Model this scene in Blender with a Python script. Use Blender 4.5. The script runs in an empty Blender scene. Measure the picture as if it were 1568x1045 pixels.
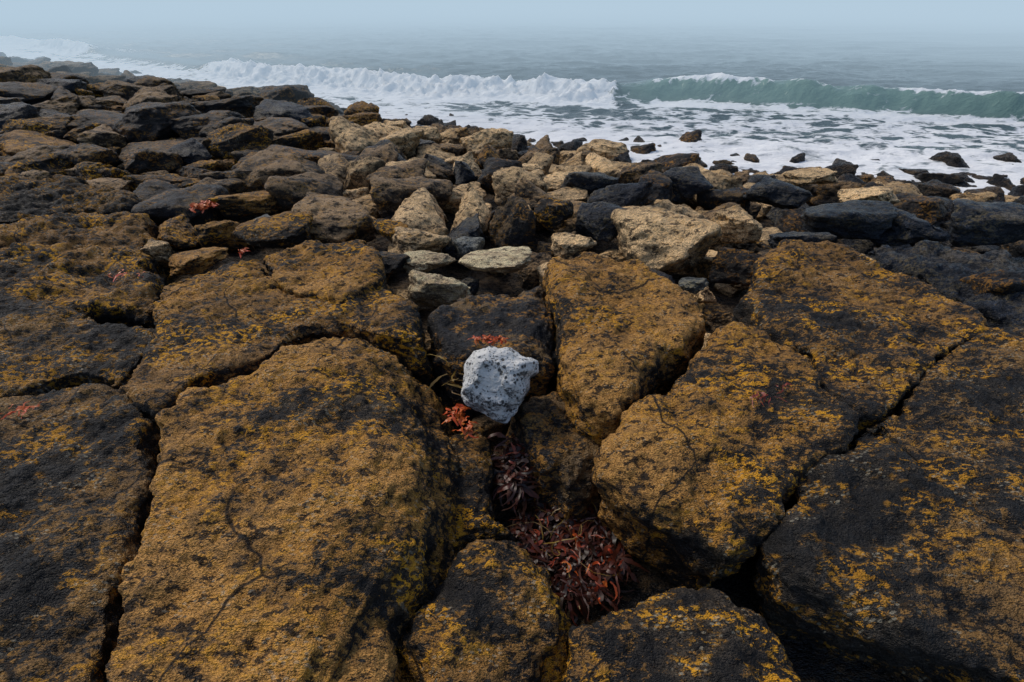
import bpy, bmesh, math, random
import numpy as np
from mathutils import Vector, noise as mn
random.seed(7); rs=np.random.RandomState(11)
C=bpy.context.collection
# ---------------------------------------------------------------- image pixels projected onto chosen heights (assumed camera 1.55 m above the slab tops)
H=1.55; TH=math.radians(37); F=697.0
def P(px,py,z):
    xc=(px-784)/F; yc=(522.5-py)/F
    wy=math.cos(TH)+yc*math.sin(TH); wz=-math.sin(TH)+yc*math.cos(TH)
    t=(z-H)/wz
    return (xc*t, wy*t, t)
# ---------------------------------------------------------------- node helpers
def mat(name):
    m=bpy.data.materials.new(name); m.use_nodes=True
    nt=m.node_tree; nt.nodes.clear()
    return m,nt
def N(nt,t,**k):
    n=nt.nodes.new(t)
    for a,b in k.items(): setattr(n,a,b)
    return n
def L(nt,a,b): nt.links.new(a,b)
def mth(nt,op,a,b=None,c=None,clamp=False):
    n=nt.nodes.new('ShaderNodeMath'); n.operation=op; n.use_clamp=clamp
    for i,v in enumerate((a,b,c)):
        if v is None: continue
        if isinstance(v,(int,float)): n.inputs[i].default_value=v
        else: nt.links.new(v,n.inputs[i])
    return n.outputs[0]
def sm(nt,v,a,b,lo=0.0,hi=1.0):
    n=nt.nodes.new('ShaderNodeMapRange'); n.interpolation_type='SMOOTHSTEP'
    nt.links.new(v,n.inputs[0])
    for i,x in zip((1,2,3,4),(a,b,lo,hi)): n.inputs[i].default_value=x
    return n.outputs[0]
def mix(nt,f,a,b):
    n=nt.nodes.new('ShaderNodeMix'); n.data_type='RGBA'
    if isinstance(f,(int,float)): n.inputs[0].default_value=f
    else: nt.links.new(f,n.inputs[0])
    for i,v in ((6,a),(7,b)):
        if isinstance(v,tuple): n.inputs[i].default_value=(*v,1)
        else: nt.links.new(v,n.inputs[i])
    return n.outputs[2]
def noi(nt,vec,scale,detail=5,rough=.6,dist=0,dim='3D'):
    n=N(nt,'ShaderNodeTexNoise'); n.noise_dimensions=dim; n.inputs['Scale'].default_value=scale; n.inputs['Detail'].default_value=detail
    n.inputs['Roughness'].default_value=rough; n.inputs['Distortion'].default_value=dist
    nt.links.new(vec,n.inputs['Vector']); return n.outputs[0]
def rock_mat(name,dark,mid,ochre,bright,amount,top=True,rough=.8,var=.5,spots=.5,crack=False,brt=.85,sc=1.0):
    m,nt=mat(name)
    g=N(nt,'ShaderNodeNewGeometry'); oi=N(nt,'ShaderNodeObjectInfo')
    mp=N(nt,'ShaderNodeMapping'); mp.inputs['Scale'].default_value=(.7*sc,1.3*sc,1.2*sc); mp.inputs['Rotation'].default_value=(0,0,.3)
    L(nt,g.outputs['Position'],mp.inputs['Vector']); v=mp.outputs[0]
    big=noi(nt,v,1.5,1,.5,dim='2D'); med=noi(nt,v,7,3,.6); fine=noi(nt,v,34,3,.78); vf=noi(nt,v,150,1,.7)
    s=N(nt,'ShaderNodeSeparateXYZ'); L(nt,g.outputs['Normal'],s.inputs[0])
    up=sm(nt,s.outputs[2],.0,.7)
    cov=mth(nt,'ADD',mth(nt,'MULTIPLY',big,1.2),mth(nt,'MULTIPLY',med,1.1))
    cov=mth(nt,'ADD',cov,mth(nt,'MULTIPLY',fine,1.7))
    cov=mth(nt,'ADD',cov,mth(nt,'MULTIPLY',mth(nt,'SUBTRACT',oi.outputs['Random'],.5),.15))
    if top: cov=mth(nt,'ADD',cov,mth(nt,'MULTIPLY',mth(nt,'SUBTRACT',up,1.0),.34))
    c0=2.0-(amount-.5)*.4
    mask=sm(nt,cov,c0-.03,c0+.03)
    smooth=sm(nt,cov,c0+.16,c0+.46)
    base=mix(nt,sm(nt,med,.38,.62),dark,mid)
    base=mix(nt,sm(nt,vf,.38,.62,0,.8),base,tuple(x*.25 for x in dark))
    pale=tuple(min(1,a*1.05+b*.9) for a,b in zip(ochre,mid))
    och=mix(nt,sm(nt,med,.60,.40),ochre,tuple((a+b)/2 for a,b in zip(ochre,mid)))
    och=mix(nt,mth(nt,'MULTIPLY',smooth,.85),och,pale)
    och=mix(nt,sm(nt,vf,.48,.62,0,.7),och,tuple(x*.2 for x in ochre))
    col=mix(nt,mask,base,och)
    bm=mth(nt,'MULTIPLY',sm(nt,noi(nt,v,3.4,3,.7),.49,.57),sm(nt,fine,.50,.54))
    bm=mth(nt,'MULTIPLY',bm,mth(nt,'SUBTRACT',1.0,mth(nt,'MULTIPLY',smooth,.6)))
    col=mix(nt,mth(nt,'MULTIPLY',bm,brt),col,bright)
    dk=sm(nt,noi(nt,v,19,4,.74),.415,.455,1,0)
    col=mix(nt,mth(nt,'MULTIPLY',dk,.9),col,tuple(x*.4 for x in dark))
    if crack:
        vo=N(nt,'ShaderNodeTexVoronoi',voronoi_dimensions='2D'); vo.inputs['Scale'].default_value=40; L(nt,v,vo.inputs['Vector'])
        sp=mth(nt,'MULTIPLY',sm(nt,vo.outputs['Distance'],.16,.24,1,0),sm(nt,med,.54,.6))
        col=mix(nt,mth(nt,'MULTIPLY',sp,spots),col,(.42,.38,.28))
        nz=N(nt,'ShaderNodeTexNoise',noise_dimensions='2D'); nz.inputs['Scale'].default_value=2.2; nz.inputs['Detail'].default_value=3; L(nt,g.outputs['Position'],nz.inputs['Vector'])
        ad=N(nt,'ShaderNodeVectorMath',operation='MULTIPLY_ADD'); L(nt,nz.outputs['Color'],ad.inputs[0]); ad.inputs[1].default_value=(.25,.25,.25); L(nt,g.outputs['Position'],ad.inputs[2])
        vc=N(nt,'ShaderNodeTexVoronoi',feature='DISTANCE_TO_EDGE',voronoi_dimensions='2D'); vc.inputs['Scale'].default_value=1.35; L(nt,ad.outputs[0],vc.inputs['Vector'])
        ln=mth(nt,'MULTIPLY',sm(nt,vc.outputs['Distance'],.002,.012,1,0),sm(nt,big,.44,.52))
        col=mix(nt,mth(nt,'MULTIPLY',ln,.92),col,(.008,.008,.008))
    hv=N(nt,'ShaderNodeHueSaturation'); L(nt,col,hv.inputs['Color'])
    L(nt,mth(nt,'ADD',mth(nt,'MULTIPLY',oi.outputs['Random'],var),1-var*.5),hv.inputs['Value'])
    b=N(nt,'ShaderNodeBsdfPrincipled'); L(nt,hv.outputs[0],b.inputs['Base Color'])
    L(nt,sm(nt,fine,.35,.65,rough-.25,min(rough+.1,1)),b.inputs['Roughness'])
    b.inputs['Specular IOR Level'].default_value=.3
    hh=mth(nt,'ADD',fine,mth(nt,'MULTIPLY',vf,.32))
    bp=N(nt,'ShaderNodeBump'); bp.inputs['Strength'].default_value=1; bp.inputs['Distance'].default_value=.034
    L(nt,hh,bp.inputs['Height']); L(nt,bp.outputs[0],b.inputs['Normal'])
    o=N(nt,'ShaderNodeOutputMaterial'); L(nt,b.outputs[0],o.inputs[0]); return m
OCH=(.45,.215,.040); BR=(.78,.37,.02)
M_och=rock_mat('rock_ochre_lichen',(.024,.021,.019),(.13,.092,.050),OCH,BR,1.0,spots=.4,crack=True,var=.2,brt=.8)
M_mid=rock_mat('rock_mixed_lichen',(.023,.021,.020),(.085,.064,.042),(.34,.170,.040),BR,.62,spots=.5,crack=True,var=.2,brt=.85)
M_low=rock_mat('rock_sparse_lichen_vignette',(.022,.021,.020),(.066,.054,.040),(.26,.140,.040),(.60,.28,.02),.45,spots=.5,crack=True,var=.2,brt=.7)  # darker tones and sparser lichen paint vignette shade into the outer slabs
M_dk=rock_mat('rock_dark',(.020,.020,.022),(.055,.048,.042),(.17,.105,.042),(.38,.18,.03),.35,rough=.6)
M_brn=rock_mat('rock_brown',(.040,.031,.024),(.15,.105,.063),(.31,.20,.10),(.42,.22,.05),.85,rough=.75)
M_tan=rock_mat('rock_tan',(.13,.088,.047),(.43,.295,.15),(.56,.38,.195),(.50,.27,.08),1.3,var=.6,sc=.8)
M_crm=rock_mat('rock_cream',(.28,.20,.12),(.53,.40,.24),(.62,.47,.28),(.45,.32,.15),1.3,var=.2)
M_blu=rock_mat('rock_blue_black',(.018,.023,.032),(.050,.060,.080),(.11,.09,.06),(.20,.15,.06),.3,rough=.42,brt=.4)
M_wet=rock_mat('rock_wet',(.014,.014,.016),(.040,.034,.028),(.095,.060,.030),(.14,.09,.03),.5,rough=.40,brt=.3)
M_gry=rock_mat('rock_grey',(.06,.07,.07),(.14,.15,.145),(.19,.19,.165),(.3,.26,.16),.9,rough=.6,var=.2)
# ---------------------------------------------------------------- numpy noise
TAB=rs.rand(8192)
def vn(x,y):
    xi=np.floor(x).astype(np.int64); yi=np.floor(y).astype(np.int64); fx=x-xi; fy=y-yi
    fx=fx*fx*(3-2*fx); fy=fy*fy*(3-2*fy)
    h=lambda a,b: TAB[((a*73856093)^(b*19349663))&8191]
    return (h(xi,yi)*(1-fx)+h(xi+1,yi)*fx)*(1-fy)+(h(xi,yi+1)*(1-fx)+h(xi+1,yi+1)*fx)*fy-.5
def fbm(x,y,o=4,g=.5):
    r=0;a=1
    for i in range(o):
        c,s_=math.cos(i*.6),math.sin(i*.6)
        X=(x*c-y*s_); Y=(x*s_+y*c)
        r=r+a*vn(X*2**i+17.3*i,Y*2**i-9.1*i); a*=g
    return r
def ss(a,b,x):
    t=np.clip((x-a)/(b-a),0,1); return t*t*(3-2*t)
SX=[-80,-28.5,-13.9,-5.9,-1.4,2.36,5.66,9,20,80]; SY=[62,29.8,20.8,16.3,12.5,9.8,8.7,8.1,6.0,-4]
def yshore(x): return np.interp(x,SX,SY)
def din(x,y): return (yshore(x)-y)*.78
def zground(x,y):
    d=din(x,y)
    z=-1.22+.72*ss(-.3,6.0,d)-.9*ss(0,14,-d)
    z=z+.12*ss(3,9,-x)*ss(1,4,d)
    z=z-.13*ss(2.6,1.8,y)
    return z+.10*fbm(x*1.1,y*1.1,3)
def grid_mesh(name,xs,ys,zf):
    X,Y=np.meshgrid(xs,ys); Z=zf(X,Y)
    co=np.stack([X,Y,Z],-1).reshape(-1,3); nx=len(xs); ny=len(ys)
    i=np.arange(nx-1)[None,:]+nx*np.arange(ny-1)[:,None]
    f=np.stack([i,i+1,i+1+nx,i+nx],-1).reshape(-1,4)
    me=bpy.data.meshes.new(name)
    me.vertices.add(len(co)); me.vertices.foreach_set('co',co.ravel())
    me.loops.add(f.size); me.loops.foreach_set('vertex_index',f.ravel().astype(np.int32))
    me.polygons.add(len(f)); me.polygons.foreach_set('loop_start',np.arange(0,f.size,4,dtype=np.int32))
    me.polygons.foreach_set('use_smooth',np.ones(len(f),bool))
    me.update(calc_edges=True); me.validate()
    o=bpy.data.objects.new(name,me); C.objects.link(o); return o,X,Y
xs=np.concatenate([np.linspace(-90,-20,60,endpoint=False),np.linspace(-20,14,300,endpoint=False),np.linspace(14,90,60)])
ys=np.concatenate([np.linspace(-60,-2,30,endpoint=False),np.linspace(-2,18,220,endpoint=False),np.linspace(18,70,90)])
gr,_,_=grid_mesh('ground',xs,ys,zground); gr.data.materials.append(M_wet)
# ---------------------------------------------------------------- displacement textures
def tex(name,typ,**k):
    t=bpy.data.textures.new(name,typ)
    for a,b in k.items(): setattr(t,a,b)
    return t
T1=tex('t_large','CLOUDS',noise_scale=.38,noise_depth=2)
T2=tex('t_mid','CLOUDS',noise_scale=.12,noise_depth=3)
T3=tex('t_small','CLOUDS',noise_scale=.03,noise_depth=3)
CH=[P(x,y,-.05)[:2] for x,y in [(640,560),(668,640),(690,760),(650,880),(600,960),(700,830),(800,800),(860,880),(870,1000),(960,880),(900,720),(880,650),(960,740),(1080,830),(1170,880),(1300,980),(1100,860),(1010,560),(1090,500),(850,520),(830,440)]]
CH=np.array(CH)
def slab(name,outline,z,m,depth=.62,tilt=(0,0),flare=.05,edge=.05,vox=.012,grow=.012,a=(.14,.065,.026),rag=.038):
    pts=[Vector((p[0],p[1])) for p in outline]
    if sum(pts[i-1].x*pts[i].y-pts[i].x*pts[i-1].y for i in range(len(pts)))<0: pts.reverse()
    q=[]
    for i in range(len(pts)):
        A=pts[i];B=pts[(i+1)%len(pts)]; n=max(1,int((B-A).length/.05))
        for k in range(n):
            p=A.lerp(B,k/n); nv=mn.noise_vector(Vector((p.x*4,p.y*4,.3)))+.5*mn.noise_vector(Vector((p.x*13,p.y*13,.7)))
            q.append(p+Vector((nv.x,nv.y))*rag)
    n=len(q); nor=[]; ef=[]
    for i in range(n):
        t=(q[(i+2)%n]-q[i-2]); nn=Vector((t.y,-t.x)).normalized() if t.length>1e-6 else Vector((0,0)); nor.append(nn)
        dd=np.hypot(CH[:,0]-q[i].x,CH[:,1]-q[i].y).min()
        k=1-min(1,max(0,(dd-.12)/.3)); e0=.032/edge; ef.append(e0+(1-e0)*k+.6*max(0,mn.noise(Vector((q[i].x*2,q[i].y*2,5)))))
    cx=sum(p.x for p in q)/n; cy=sum(p.y for p in q)/n
    def zt(p): return z+tilt[0]*(p.x-cx)+tilt[1]*(p.y-cy)
    bm=bmesh.new(); R=[]
    for o1,k1,dz,kd in ((grow,-1,0,0),(grow,-.65,0,-.07),(grow,-.35,0,-.22),(grow,-.12,0,-.5),(grow,0,0,-.9),(grow+flare*.4,0,-depth*.55,0),(grow+flare,0,-depth,0)):
        R.append([bm.verts.new((p.x+nn.x*(o1+k1*edge*e),p.y+nn.y*(o1+k1*edge*e),zt(p)+dz+kd*edge*e)) for p,nn,e in zip(q,nor,ef)])
    for a_,b_ in zip(R[:-1],R[1:]):
        for i in range(n): bm.faces.new((a_[i],b_[i],b_[(i+1)%n],a_[(i+1)%n]))
    bm.faces.new(R[0]); bm.faces.new(list(reversed(R[-1])))
    bmesh.ops.triangulate(bm,faces=[f for f in bm.faces if len(f.verts)>4])
    bmesh.ops.recalc_face_normals(bm,faces=bm.faces)
    me=bpy.data.meshes.new(name); bm.to_mesh(me); bm.free(); me.materials.append(m)
    o=bpy.data.objects.new(name,me); C.objects.link(o)
    r=o.modifiers.new('r','REMESH'); r.mode='VOXEL'; r.voxel_size=vox; r.use_smooth_shade=True
    s=o.modifiers.new('s','SMOOTH'); s.iterations=3; s.factor=.5
    for t,am in ((T1,a[0]),(T2,a[1]),(T3,a[2])):
        d=o.modifiers.new('d','DISPLACE'); d.texture=t; d.strength=am; d.mid_level=.5; d.texture_coords='GLOBAL'
    return o
RG={'vox':.018,'a':(.26,.11,.035),'edge':.06}
S=[
('A',.04,M_och,{'flare':.20,'edge':.24},[(245,640),(290,592),(385,562),(475,512),(560,507),(608,520),(642,600),(660,690),(650,790),(612,880),(565,950),(480,1045),(440,1150),(120,1150),(150,1045),(172,930),(217,790),(238,700)]),
('B',-.02,M_mid,{'edge':.09},[(242,500),(330,458),(430,438),(520,462),(580,432),(625,470),(645,515),(605,518),(560,500),(472,503),(380,553),(285,583),(240,630),(185,592)]),
('C',.03,M_och,{'edge':.06,'tilt':(.05,.04)},[(398,388),(470,375),(560,366),(580,425),(520,454),(435,436)]),
('D',.0,M_och,{'edge':.05,'tilt':(-.06,.05)},[(240,440),(340,408),(395,402),(428,432),(330,455),(245,490)]),
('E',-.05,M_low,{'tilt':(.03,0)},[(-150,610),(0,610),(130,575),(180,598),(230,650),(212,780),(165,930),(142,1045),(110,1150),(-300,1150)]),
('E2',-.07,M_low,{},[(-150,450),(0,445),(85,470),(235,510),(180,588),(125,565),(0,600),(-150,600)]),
('F1',-.1,M_mid,RG,[(-80,360),(0,350),(110,322),(215,332),(222,410),(232,470),(85,462),(-80,440)]),
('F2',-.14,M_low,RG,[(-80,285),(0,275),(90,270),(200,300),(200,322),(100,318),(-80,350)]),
('G',.03,M_och,{'flare':.05,'edge':.09,'tilt':(-.02,.07)},[(848,404),(900,392),(975,405),(1030,432),(1090,457),(1078,482),(1025,532),(955,596),(938,614),(888,597),(868,540),(853,470)]),
('H',.01,M_och,{'flare':-.10,'edge':.14,'tilt':(.06,.02)},[(1118,489),(1180,512),(1242,547),(1258,592),(1325,642),(1238,710),(1170,816),(1125,838),(1050,775),(985,752),(930,695),(936,657),(1028,577)]),
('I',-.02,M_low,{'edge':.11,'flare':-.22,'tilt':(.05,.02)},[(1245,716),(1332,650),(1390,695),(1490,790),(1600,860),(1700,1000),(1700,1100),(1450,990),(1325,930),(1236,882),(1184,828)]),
('J',.02,M_mid,{'edge':.06,'tilt':(-.04,.03)},[(1138,458),(1180,388),(1205,375),(1300,382),(1430,432),(1515,482),(1495,500),(1410,565),(1368,620),(1335,632),(1266,585),(1250,542),(1185,503)]),
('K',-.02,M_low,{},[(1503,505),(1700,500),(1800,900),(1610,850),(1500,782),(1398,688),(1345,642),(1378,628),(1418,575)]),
('L',-.13,M_mid,{'edge':.15,'tilt':(-.08,.06)},[(700,832),(790,812),(830,850),(865,925),(858,970),(812,1060),(800,1150),(620,1150),(606,1045),(602,965),(655,905)]),
('M',-.09,M_mid,{'edge':.14,'flare':-.08},[(875,940),(970,905),(1090,884),(1175,924),(1232,1022),(1255,1150),(878,1150),(868,1000)]),
('N',-.05,M_och,{},[(445,1045),(575,960),(592,985),(600,1150),(400,1150)]),
('O',-.32,M_mid,{'edge':.12,'depth':.4},[(660,650),(735,645),(757,700),(748,780),(785,805),(700,825),(650,860),(640,760)]),
('Pa',-.24,M_dk,{'edge':.12,'depth':.5},[(790,620),(850,585),(905,630),(925,700),(880,735),(815,695)]),
('Q',-.08,M_dk,{'edge':.14},[(662,485),(720,450),(835,435),(848,500),(835,540),(790,545),(740,530),(705,545),(680,530)]),
('R1',-.17,M_blu,RG,[(1330,378),(1450,372),(1568,400),(1640,460),(1560,492),(1500,470),(1420,425)]),
]
polys=[]
for k,z,m,kw,pl in S:
    w=[P(x,y,z)[:2] for x,y in pl]; polys.append(np.array(w))
    slab('rock_slab',w,z,m,**kw)
# ---------------------------------------------------------------- boulder templates
TL=tex('b_large','CLOUDS',noise_scale=1.0,noise_depth=1); TM=tex('b_mid','CLOUDS',noise_scale=.35,noise_depth=2); TS=tex('b_small','CLOUDS',noise_scale=.1,noise_depth=2)
TB=[]
def template(i,flat,sharp):
    r=random.Random(100+i); bm=bmesh.new()
    ex=r.uniform(2.6,6)
    for k in range(sharp):
        th=r.uniform(0,2*math.pi); ph=math.asin(r.uniform(-1,1))
        d=Vector((math.cos(th)*math.cos(ph),math.sin(th)*math.cos(ph),math.sin(ph)))
        s=(abs(d.x)**ex+abs(d.y)**ex+abs(d.z)**ex)**(-1/ex)
        p=d*s*r.uniform(.86,1.05); p.z=max(-.9,min(flat+.12*p.x,p.z)); bm.verts.new((p.x,p.y*r.uniform(.75,.85),p.z))
    bmesh.ops.convex_hull(bm,input=bm.verts)
    bmesh.ops.delete(bm,geom=[v for v in bm.verts if not v.link_faces],context='VERTS')
    me=bpy.data.meshes.new('tmp'); bm.to_mesh(me); bm.free()
    o=bpy.data.objects.new('tmp',me); C.objects.link(o); o.location=(i*7.3,0,0)
    b=o.modifiers.new('b','BEVEL'); b.width=.05; b.segments=2; b.limit_method='ANGLE'
    r_=o.modifiers.new('r','REMESH'); r_.mode='VOXEL'; r_.voxel_size=.04; r_.use_smooth_shade=True
    s=o.modifiers.new('s','SMOOTH'); s.iterations=1
    for t,a in ((TL,.35),(TM,.20),(TS,.06)):
        d=o.modifiers.new('d','DISPLACE'); d.texture=t; d.strength=a; d.mid_level=.5; d.texture_coords='GLOBAL'
    bpy.context.view_layer.update()
    ev=o.evaluated_get(bpy.context.evaluated_depsgraph_get())
    m2=bpy.data.meshes.new_from_object(ev); m2.name='boulder_mesh'; m2.materials.clear(); m2.materials.append(M_tan)
    bpy.data.objects.remove(o); return m2
for i in range(18): TB.append(template(i,[.6,.7,.85][i%3],[12,16,22][i%3]))
def place(me,x,y,z,a,b,c,m,rz=None,tilt=.15,parent=None,name='boulder'):
    o=bpy.data.objects.new(name,me); C.objects.link(o)
    o.location=(x,y,z); o.scale=(a,b,c)
    o.rotation_euler=(random.gauss(0,tilt),random.gauss(0,tilt),random.uniform(0,6.28) if rz is None else rz)
    o.material_slots[0].link='OBJECT'; o.material_slots[0].material=m
    if parent: o.parent=parent
    return o
B=[(635,368,105,55,M_tan,1),(658,398,84,38,M_crm,2),(722,380,46,40,M_gry,3),(762,403,112,38,M_crm,4),(672,447,110,90,M_crm,0),(790,345,78,125,M_dk,1),(846,330,58,44,M_mid,5),(878,372,68,46,M_tan,2),(1020,375,160,110,M_tan,3),(1062,438,45,18,M_gry,5),(597,355,54,38,M_och,4),(338,358,78,62,M_och,0),(270,355,92,48,M_mid,1),(240,388,54,48,M_tan,6),(298,398,98,34,M_och,7),(425,360,112,58,M_mid,4),(408,338,40,16,M_gry,8),(1130,345,74,60,M_tan,8),(1130,410,84,64,M_dk,9),(905,283,95,50,M_blu,10),(930,340,90,60,M_blu,11),(700,300,110,60,M_tan,12),(620,270,95,65,M_tan,13),(480,250,140,55,M_dk,3),(1050,280,90,50,M_blu,6),(1190,300,100,55,M_blu,7),(800,262,75,45,M_tan,9),(260,290,115,60,M_mid,10),(395,262,150,60,M_mid,1),(385,310,110,40,M_och,4),(510,335,145,80,M_brn,0),(560,290,75,115,M_tan,6),(1540,440,120,120,M_dk,9),(1240,270,90,30,M_tan,0),(430,200,150,50,M_dk,1),(200,195,140,50,M_dk,3),(330,175,140,40,M_dk,4),(930,230,60,20,M_tan,5),
 (70,235,150,60,M_mid,3),(230,240,150,60,M_dk,9),(1290,335,140,60,M_blu,4),(1390,345,110,50,M_blu,1),(1510,335,150,70,M_blu,3),(1230,365,90,40,M_blu,9),(1330,305,100,40,M_tan,6),
 (855,645,90,70,M_dk,1),(830,560,60,60,M_dk,3),(690,560,60,80,M_dk,6),(740,530,80,40,M_mid,2),(600,405,60,40,M_dk,3)]
occ=[]
for (x,y,w,h,m,ti) in B:
    z=-.2 if y>300 else -.38
    if y>500: z=-.3
    px,py,t=P(x,y,z); a=w*t/F/2*1.02; c=h*t/F/2*1.05
    place(TB[ti],px,py,z,a,a*.85,max(c,.05),m,rz=random.choice((0,3.14))+random.gauss(0,.25),tilt=.1)
    occ.append((px,py,a))
# ---------------------------------------------------------------- boulder field
def inpoly(x,y,p):
    c=False;j=len(p)-1
    for i in range(len(p)):
        if (p[i][1]>y)!=(p[j][1]>y) and x<(p[j][0]-p[i][0])*(y-p[i][1])/(p[j][1]-p[i][1])+p[i][0]: c=not c
        j=i
    return c
field=bpy.data.objects.new('boulder_field',None); C.objects.link(field)
acc=np.array(occ); cnt=0
boxes=[(p.min(0),p.max(0),p) for p in polys]
def blocked(x,y,r):
    for lo,hi,p in boxes:
        if lo[0]-r<x<hi[0]+r and lo[1]-r<y<hi[1]+r:
            for k in range(8):
                if inpoly(x+r*math.cos(k*.785),y+r*math.sin(k*.785),p): return True
            if inpoly(x,y,p): return True
    return False
for ps,(tries,rlo,rhi,pack) in enumerate([(2500,.42,.60,.84),(9000,.25,.42,.70),(16000,.13,.23,.70),(16000,.07,.12,.9)]):
    for k in range(tries):
        y=random.uniform(1.9,32) if random.random()<.5 else random.uniform(1.9,11)
        x=random.uniform(-1.32*y-1,1.3*y+1)
        d=float(din(x,y))
        if d<-1.6: continue
        if d<.2 and random.random()<.88+(-d*.08): continue
        if ps==0 and (d<1.5 or x>-2.5 or y<4): continue
        if ps==1 and y<3.3: continue
        if ps==3 and (y>7 or y<2.2): continue
        if y>17 and ps>1: 
            if random.random()<.5: continue
        r=random.uniform(rlo,rhi)
        if d<1.2: r*=.72
        dd=np.hypot(acc[:,0]-x,acc[:,1]-y)
        if (dd<(acc[:,2]+r)*pack).any(): continue
        if blocked(x,y,r*.75): continue
        acc=np.vstack([acc,[x,y,r]])
        u=random.random(); left=x<-1.4-.22*y
        if d<.7: m=M_wet if u<.8 else M_dk
        elif d<1.8: m=(M_wet if u<.28 else M_blu if u<.38 else M_tan if u<.68 else M_brn if u<.88 else M_dk)
        elif left: m=(M_dk if u<.42 else M_mid if u<.66 else M_brn if u<.95 else M_blu)
        elif x>.62*y and y<8: m=(M_blu if u<.42 else M_dk if u<.56 else M_brn if u<.78 else M_tan)
        else: m=(M_tan if u<.58 else M_brn if u<.80 else M_blu if u<.90 else M_dk if u<.96 else M_mid)
        fl=random.uniform(.45,.75) if left else random.uniform(.55,.95)
        if ps>=2: fl=random.uniform(.65,1.1)
        c=r*fl; zg=float(zground(np.array([x]),np.array([y]))[0])
        place(random.choice(TB),x,y,zg+c*random.uniform(.35,.85)+(.06 if ps<2 else 0),r*random.uniform(1,1.3),r*random.uniform(.9,1.15),c,m,
              rz=(random.gauss(.3,.35)+random.choice((0,3.14)) if left else None),tilt=.13 if left else .2,parent=field,name='boulder_field_stone')
        cnt+=1
# ---------------------------------------------------------------- white stone
def white_stone():
    c=(765,587)
    ol=[(708,600),(711,562),(724,537),(750,529),(780,532),(800,547),(824,553),(823,569),(811,578),(808,602),(792,628),(775,647),(745,637),(714,618)]
    s=.0034; nv=Vector((0,-math.cos(TH+.15),math.sin(TH+.15))); up=Vector((0,math.sin(TH+.15),math.cos(TH+.15))); rt=Vector((1,0,0))
    px,py,t=P(*c,-.03); o0=Vector((px,py,-.03))-nv*.05
    bm=bmesh.new(); R=[]
    cen=Vector((-14,14))
    for sc,dep in ((.38,.155),(.62,.135),(.85,.09),(1,.01),(.95,-.09),(.6,-.17)):
        ring=[]
        for i,(x,y) in enumerate(ol):
            v=Vector((x-c[0],c[1]-y)); cc=cen if dep>0 else Vector((0,0)); q=cc+(v-cc)*sc
            dd=dep-(.035 if (v.y<-15 and dep>.05) else 0)
            ring.append(bm.verts.new(o0+rt*q.x*s+up*q.y*s+nv*dd))
        R.append(ring)
    n=len(ol)
    for a,b in zip(R[:-1],R[1:]):
        for i in range(n): bm.faces.new((a[i],b[i],b[(i+1)%n],a[(i+1)%n]))
    bm.faces.new(R[0]); bm.faces.new(list(reversed(R[-1])))
    bmesh.ops.triangulate(bm,faces=[f for f in bm.faces if len(f.verts)>4]); bmesh.ops.recalc_face_normals(bm,faces=bm.faces)
    me=bpy.data.meshes.new('white_stone'); bm.to_mesh(me); bm.free()
    o=bpy.data.objects.new('white_stone',me); C.objects.link(o)
    r=o.modifiers.new('r','REMESH'); r.mode='VOXEL'; r.voxel_size=.0035; r.use_smooth_shade=True
    q=o.modifiers.new('s','SMOOTH'); q.iterations=6
    for t,a,ml in ((tex('w1','CLOUDS',noise_scale=.12,noise_depth=1),.045,.5),(tex('w2','CLOUDS',noise_scale=.02,noise_depth=3),.010,.5)):
        d=o.modifiers.new('d','DISPLACE'); d.texture=t; d.strength=a; d.mid_level=ml; d.texture_coords='GLOBAL'
    m,nt=mat('pitted_white_stone'); g=N(nt,'ShaderNodeNewGeometry'); v=g.outputs['Position']
    vo=N(nt,'ShaderNodeTexVoronoi'); vo.inputs['Scale'].default_value=38; L(nt,v,vo.inputs['Vector'])
    vo2=N(nt,'ShaderNodeTexVoronoi'); vo2.inputs['Scale'].default_value=90; L(nt,v,vo2.inputs['Vector'])
    sel=sm(nt,noi(nt,v,14,2),.45,.53); p1=mth(nt,'MULTIPLY',sm(nt,vo.outputs['Distance'],.26,.38,1,0),sel)
    p2=mth(nt,'MULTIPLY',sm(nt,vo2.outputs['Distance'],.25,.38,1,0),sm(nt,noi(nt,v,30,2),.48,.56))
    p=mth(nt,'MAXIMUM',p1,mth(nt,'MULTIPLY',p2,.8))
    col=mix(nt,noi(nt,v,25,6,.7),(.46,.465,.45),(.80,.79,.75))
    col=mix(nt,mth(nt,'MULTIPLY',p,.92),col,(.03,.03,.03))  # cavity shade of the pits painted into the colour
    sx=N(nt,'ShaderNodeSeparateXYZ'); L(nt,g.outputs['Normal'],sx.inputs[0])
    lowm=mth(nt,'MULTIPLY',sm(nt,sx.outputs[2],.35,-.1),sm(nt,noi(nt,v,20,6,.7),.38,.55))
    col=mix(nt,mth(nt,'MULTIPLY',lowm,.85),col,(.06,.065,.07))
    b=N(nt,'ShaderNodeBsdfPrincipled'); L(nt,col,b.inputs['Base Color']); b.inputs['Roughness'].default_value=.85
    hh=mth(nt,'SUBTRACT',mth(nt,'MULTIPLY',noi(nt,v,90,6,.7),.5),p)
    bp=N(nt,'ShaderNodeBump'); bp.inputs['Strength'].default_value=1; bp.inputs['Distance'].default_value=.012; L(nt,hh,bp.inputs['Height']); L(nt,bp.outputs[0],b.inputs['Normal'])
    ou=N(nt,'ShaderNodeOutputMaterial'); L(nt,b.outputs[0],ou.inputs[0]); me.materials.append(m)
white_stone()
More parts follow.
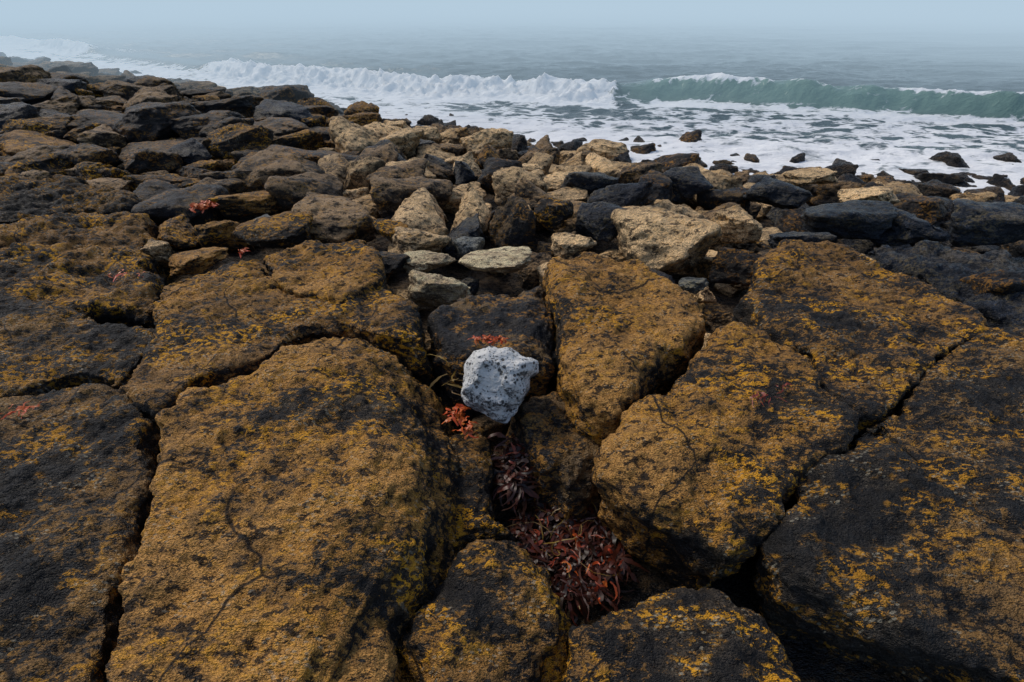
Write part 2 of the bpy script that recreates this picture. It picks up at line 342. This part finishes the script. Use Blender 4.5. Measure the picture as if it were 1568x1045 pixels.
# ---------------------------------------------------------------- seaweed
def weed_mat(name,c1,c2):
    m,nt=mat(name); g=N(nt,'ShaderNodeNewGeometry')
    col=mix(nt,g.outputs['Random Per Island'],c1,c2)
    b=N(nt,'ShaderNodeBsdfPrincipled'); L(nt,col,b.inputs['Base Color']); b.inputs['Roughness'].default_value=.45
    o=N(nt,'ShaderNodeOutputMaterial'); L(nt,b.outputs[0],o.inputs[0]); return m
W_red=weed_mat('seaweed_dark_red',(.012,.006,.004),(.080,.016,.007))
W_or=weed_mat('seaweed_orange',(.50,.055,.012),(.55,.15,.025))
W_rs=weed_mat('seaweed_rust',(.16,.020,.008),(.26,.045,.012))
W_ye=weed_mat('seaweed_olive',(.26,.18,.03),(.15,.07,.02))
def weed(name,items):
    V=[];Fc=[];MI=[]
    for (cx,cy,cz,rx,ry,n,ln,wd,mi,hz) in items:
        for k in range(n):
            a=random.uniform(0,6.28); rr=math.sqrt(random.random()); x=cx+math.cos(a)*rr*rx; y=cy+math.sin(a)*rr*ry
            z=cz+random.uniform(0,hz); h=random.uniform(0,6.28); ll=ln*random.uniform(.4,1.7); w=wd*random.uniform(.3,1.5); seg=10
            roll=random.uniform(-.9,.9); b0=len(V); cur=random.gauss(0,.22); vz=random.uniform(-.2,.3)
            for s in range(seg+1):
                f=s/seg; ww=w*(.2+1.0*math.sin(math.pi*min(1,f*.93+.05))**.7+random.uniform(-.35,.35))*.5
                sx=-math.sin(h)*ww; sy=math.cos(h)*ww
                V.append((x+sx,y+sy,z+ww*math.sin(roll))); V.append((x-sx,y-sy,z-ww*math.sin(roll)))
                x+=math.cos(h)*ll/seg; y+=math.sin(h)*ll/seg; z+=vz*ll/seg; vz-=.08; h+=cur+random.gauss(0,.25); roll+=random.gauss(0,.5)
                z=max(z,cz-.02)
            for s in range(seg):
                i=b0+2*s; Fc.append((i,i+1,i+3,i+2)); MI.append(mi)
    me=bpy.data.meshes.new(name); me.from_pydata(V,[],Fc)
    for m in (W_red,W_or,W_ye,W_rs): me.materials.append(m)
    me.polygons.foreach_set('material_index',MI); me.polygons.foreach_set('use_smooth',[True]*len(Fc))
    o=bpy.data.objects.new(name,me); C.objects.link(o); return o
def Q(x,y,z): p=P(x,y,z); return p[0],p[1],z
weed('seaweed',[(*Q(870,830,-.58),.26,.28,1000,.10,.012,0,.06),(*Q(880,850,-.55),.2,.2,50,.06,.010,3,.06),(*Q(890,870,-.54),.16,.16,8,.05,.010,1,.06),(*Q(790,720,-.46),.08,.16,280,.10,.011,0,.10),(*Q(790,710,-.44),.06,.1,14,.07,.009,3,.10),(*Q(860,810,-.54),.2,.2,20,.28,.004,2,.08)])
weed('seaweed',[(*Q(697,636,-.24),.05,.04,34,.045,.014,1,.03),(*Q(716,655,-.24),.03,.06,24,.045,.013,1,.03),(*Q(690,590,-.20),.05,.12,8,.2,.008,2,.06)])
weed('seaweed',[(*Q(752,521,.0),.10,.02,70,.035,.009,1,.02)])
weed('seaweed',[(*Q(315,318,.0),.07,.05,50,.07,.020,1,.05)])
weed('seaweed',[(*Q(25,630,.0),.09,.012,14,.06,.008,1,.006)])
weed('seaweed',[(*Q(190,420,-.04),.14,.015,12,.07,.008,1,.006)])
weed('seaweed',[(*Q(372,385,-.08),.03,.04,14,.05,.012,1,.03)])
weed('seaweed',[(*Q(1165,608,.05),.06,.02,12,.07,.007,3,.006),(*Q(1200,594,.05),.03,.012,6,.05,.007,3,.006)])
# ---------------------------------------------------------------- sea
CX=[-80,-28,-10.3,-5.1,1,6.5,13.2,40]; CY=[62,34,20.7,18.4,17,16,13.6,5]
def ycrest(x): return np.interp(x,CX,CY)
ZW=-1.0
def masks(X,Y):
    sh=yshore(X); cr=ycrest(X)+.5*fbm(X*.35,X*0+3,3)
    s=(Y-cr)*.9; d=(Y-sh)*.78
    brk=ss(4.2,2.2,X)*ss(-15,-11,X)+ss(-23,-25,X); grn=ss(2.2,5,X)*(1-.25*ss(10,16,X))
    return s,d,brk,grn,cr
def seaz(X,Y):
    s,d,brk,grn,cr=masks(X,Y)
    A=.48*grn+.22*brk+.12
    A=A*(1+.5*fbm(X*.5,X*0+9,3))
    w=np.where(s<0,np.exp(-(np.abs(s)/.42)**2.2),np.exp(-(s/1.5)**2))
    z=ZW+A*w
    lump=fbm(X*1.9,Y*1.9,5,.66)
    z=z+brk*np.exp(-((s+.5)/.8)**2)*(np.abs(lump)*.45+.04)
    z=z+grn*np.exp(-((s+.15)/.35)**2)*lump*.14
    ins=ss(0,-1,s)*ss(-3,0,d)
    z=z+ins*(.08*fbm(X*.9,Y*1.8,4,.6)+.012*fbm(X*6,Y*6,3))
    out=ss(0,3,s)
    far=1/(1+np.maximum(Y-30,0)/60)
    z=z+out*far*(.20*fbm(X*.10+Y*.05,Y*.33,3)+.16*fbm(X*.45,Y*1.3,4,.6))
    s2=Y-cr-6-1.5*fbm(X*.12,X*0,2); z=z+.18*np.exp(-(s2/1.1)**2)*(.5+fbm(X*.2,X*0+5,2))
    return z
xs=np.concatenate([-30-np.geomspace(1,1500,45)[::-1],np.linspace(-30,17,560,endpoint=False),17+np.geomspace(.1,1500,45)])
ys=np.concatenate([np.linspace(-20,5,12,endpoint=False),np.linspace(5,26,360,endpoint=False),np.linspace(26,60,150,endpoint=False),60+np.geomspace(.2,2400,60)])
sea,X,Y=grid_mesh('sea',xs,ys,seaz)
s,d,brk,grn,cr=masks(X,Y)
ins=ss(.1,-.5,s)
foam=ins*(.48+.36*fbm(X*.35,Y*.8,3))
foam=np.maximum(foam,ins*(.74+.26*fbm(X*.6,Y*.9,2))*ss(3.6,.8,d))
foam=np.maximum(foam,brk*np.exp(-((s+.6)/1.25)**4)*1.25)
foam=np.maximum(foam,(.90+.4*fbm(X*.7,Y,2))*np.exp(-((s+1.2)/.75)**2)*grn)
foam=foam-grn*.42*np.exp(-((s+.28)/.34)**4)
foam=np.maximum(foam,grn*(.60+.8*fbm(X*.6,X*0+2,3))*np.exp(-((s-.06)/.24)**2))
foam=np.maximum(foam,(.10+.5*np.maximum(fbm(X*.2,Y*.5,3),0))*ss(4,.3,np.abs(s-1.5)))
green=grn*np.exp(-((s+.2)/.6)**2)
for nm,arr in (('foam',foam),('green',green)):
    at=sea.data.attributes.new(nm,'FLOAT','POINT'); at.data.foreach_set('value',np.clip(arr,0,1.3).ravel().astype(np.float32))
m,nt=mat('sea_water'); g=N(nt,'ShaderNodeNewGeometry'); v=g.outputs['Position']
fa=N(nt,'ShaderNodeAttribute',attribute_name='foam').outputs['Fac']; ga=N(nt,'ShaderNodeAttribute',attribute_name='green').outputs['Fac']
mp=N(nt,'ShaderNodeMapping'); mp.inputs['Scale'].default_value=(.55,1.0,1); mp.inputs['Rotation'].default_value=(0,0,.35); L(nt,v,mp.inputs[0]); vv=mp.outputs[0]
nz=N(nt,'ShaderNodeTexNoise',noise_dimensions='2D'); nz.inputs['Scale'].default_value=.9; nz.inputs['Detail'].default_value=4; nz.inputs['Roughness'].default_value=.62; L(nt,vv,nz.inputs['Vector'])
ad=N(nt,'ShaderNodeVectorMath',operation='MULTIPLY_ADD'); L(nt,nz.outputs['Color'],ad.inputs[0]); ad.inputs[1].default_value=(2.4,2.4,2.4); L(nt,vv,ad.inputs[2])
vo=N(nt,'ShaderNodeTexVoronoi',feature='DISTANCE_TO_EDGE',voronoi_dimensions='2D'); vo.inputs['Scale'].default_value=1.5; L(nt,ad.outputs[0],vo.inputs['Vector'])
lace=sm(nt,vo.outputs['Distance'],0,.34,1,0)
pat=mth(nt,'ADD',mth(nt,'MULTIPLY',lace,.35),mth(nt,'MULTIPLY',noi(nt,vv,2.6,6,.75,.6,'2D'),1.0))
msk=sm(nt,mth(nt,'ADD',fa,pat),1.05,1.32)
wc=mix(nt,ga,(.070,.105,.110),(.19,.31,.27)); 
col=mix(nt,msk,wc,(.88,.89,.89))
b=N(nt,'ShaderNodeBsdfPrincipled'); L(nt,col,b.inputs['Base Color']); L(nt,mth(nt,'ADD',mth(nt,'MULTIPLY',msk,.6),.2),b.inputs['Roughness']); b.inputs['IOR'].default_value=1.33
bp=N(nt,'ShaderNodeBump'); bp.inputs['Strength'].default_value=.6; bp.inputs['Distance'].default_value=.12; L(nt,noi(nt,vv,3.5,4,.65,0,'2D'),bp.inputs['Height']); L(nt,bp.outputs[0],b.inputs['Normal'])
o=N(nt,'ShaderNodeOutputMaterial'); L(nt,b.outputs[0],o.inputs[0]); sea.data.materials.append(m)
# ---------------------------------------------------------------- low sea fog bank (homogeneous volume over the sea)
bm=bmesh.new(); bmesh.ops.create_cube(bm,size=1); me=bpy.data.meshes.new('sea_fog'); bm.to_mesh(me); bm.free()
fog=bpy.data.objects.new('sea_fog',me); C.objects.link(fog); fog.scale=(3000,2400,8); fog.location=(0,1213,1.5)
FD=.040
m,nt=mat('fog'); va=N(nt,'ShaderNodeVolumeAbsorption'); va.inputs['Color'].default_value=(0,0,0,1); va.inputs['Density'].default_value=FD
em=N(nt,'ShaderNodeEmission'); em.inputs['Color'].default_value=(.46,.60,.72,1); em.inputs['Strength'].default_value=FD  # fog glows by itself, standing in for multiply scattered daylight
ads=N(nt,'ShaderNodeAddShader'); L(nt,va.outputs[0],ads.inputs[0]); L(nt,em.outputs[0],ads.inputs[1])
o=N(nt,'ShaderNodeOutputMaterial'); L(nt,ads.outputs[0],o.inputs['Volume']); me.materials.append(m)
# ---------------------------------------------------------------- sky + sun
el=math.radians(50); az=math.radians(-52)
w=bpy.data.worlds.new('World'); bpy.context.scene.world=w; w.use_nodes=True; nt=w.node_tree; bg=nt.nodes['Background']
sk=nt.nodes.new('ShaderNodeTexSky'); sk.sky_type='NISHITA'; sk.sun_disc=False; sk.sun_elevation=el; sk.sun_rotation=az; sk.dust_density=2
nt.links.new(sk.outputs[0],bg.inputs[0]); bg.inputs[1].default_value=.125
sd=bpy.data.lights.new('sun','SUN'); sd.energy=1.5; sd.angle=math.radians(14); sd.color=(1,.92,.80)
so=bpy.data.objects.new('sun',sd); C.objects.link(so)
dirv=Vector((math.sin(az)*math.cos(el),math.cos(az)*math.cos(el),math.sin(el)))
so.rotation_euler=(-dirv).to_track_quat('-Z','Y').to_euler()
cd=bpy.data.cameras.new('camera'); cam=bpy.data.objects.new('camera',cd); C.objects.link(cam)
cam.location=(0,0,H); cam.rotation_euler=(math.radians(53),0,0); cd.lens=16; cd.sensor_width=36; cd.clip_end=6000; cd.clip_start=.05
sc=bpy.context.scene; sc.camera=cam
sc.view_settings.view_transform='Standard'; sc.view_settings.look='None'; sc.view_settings.exposure=0
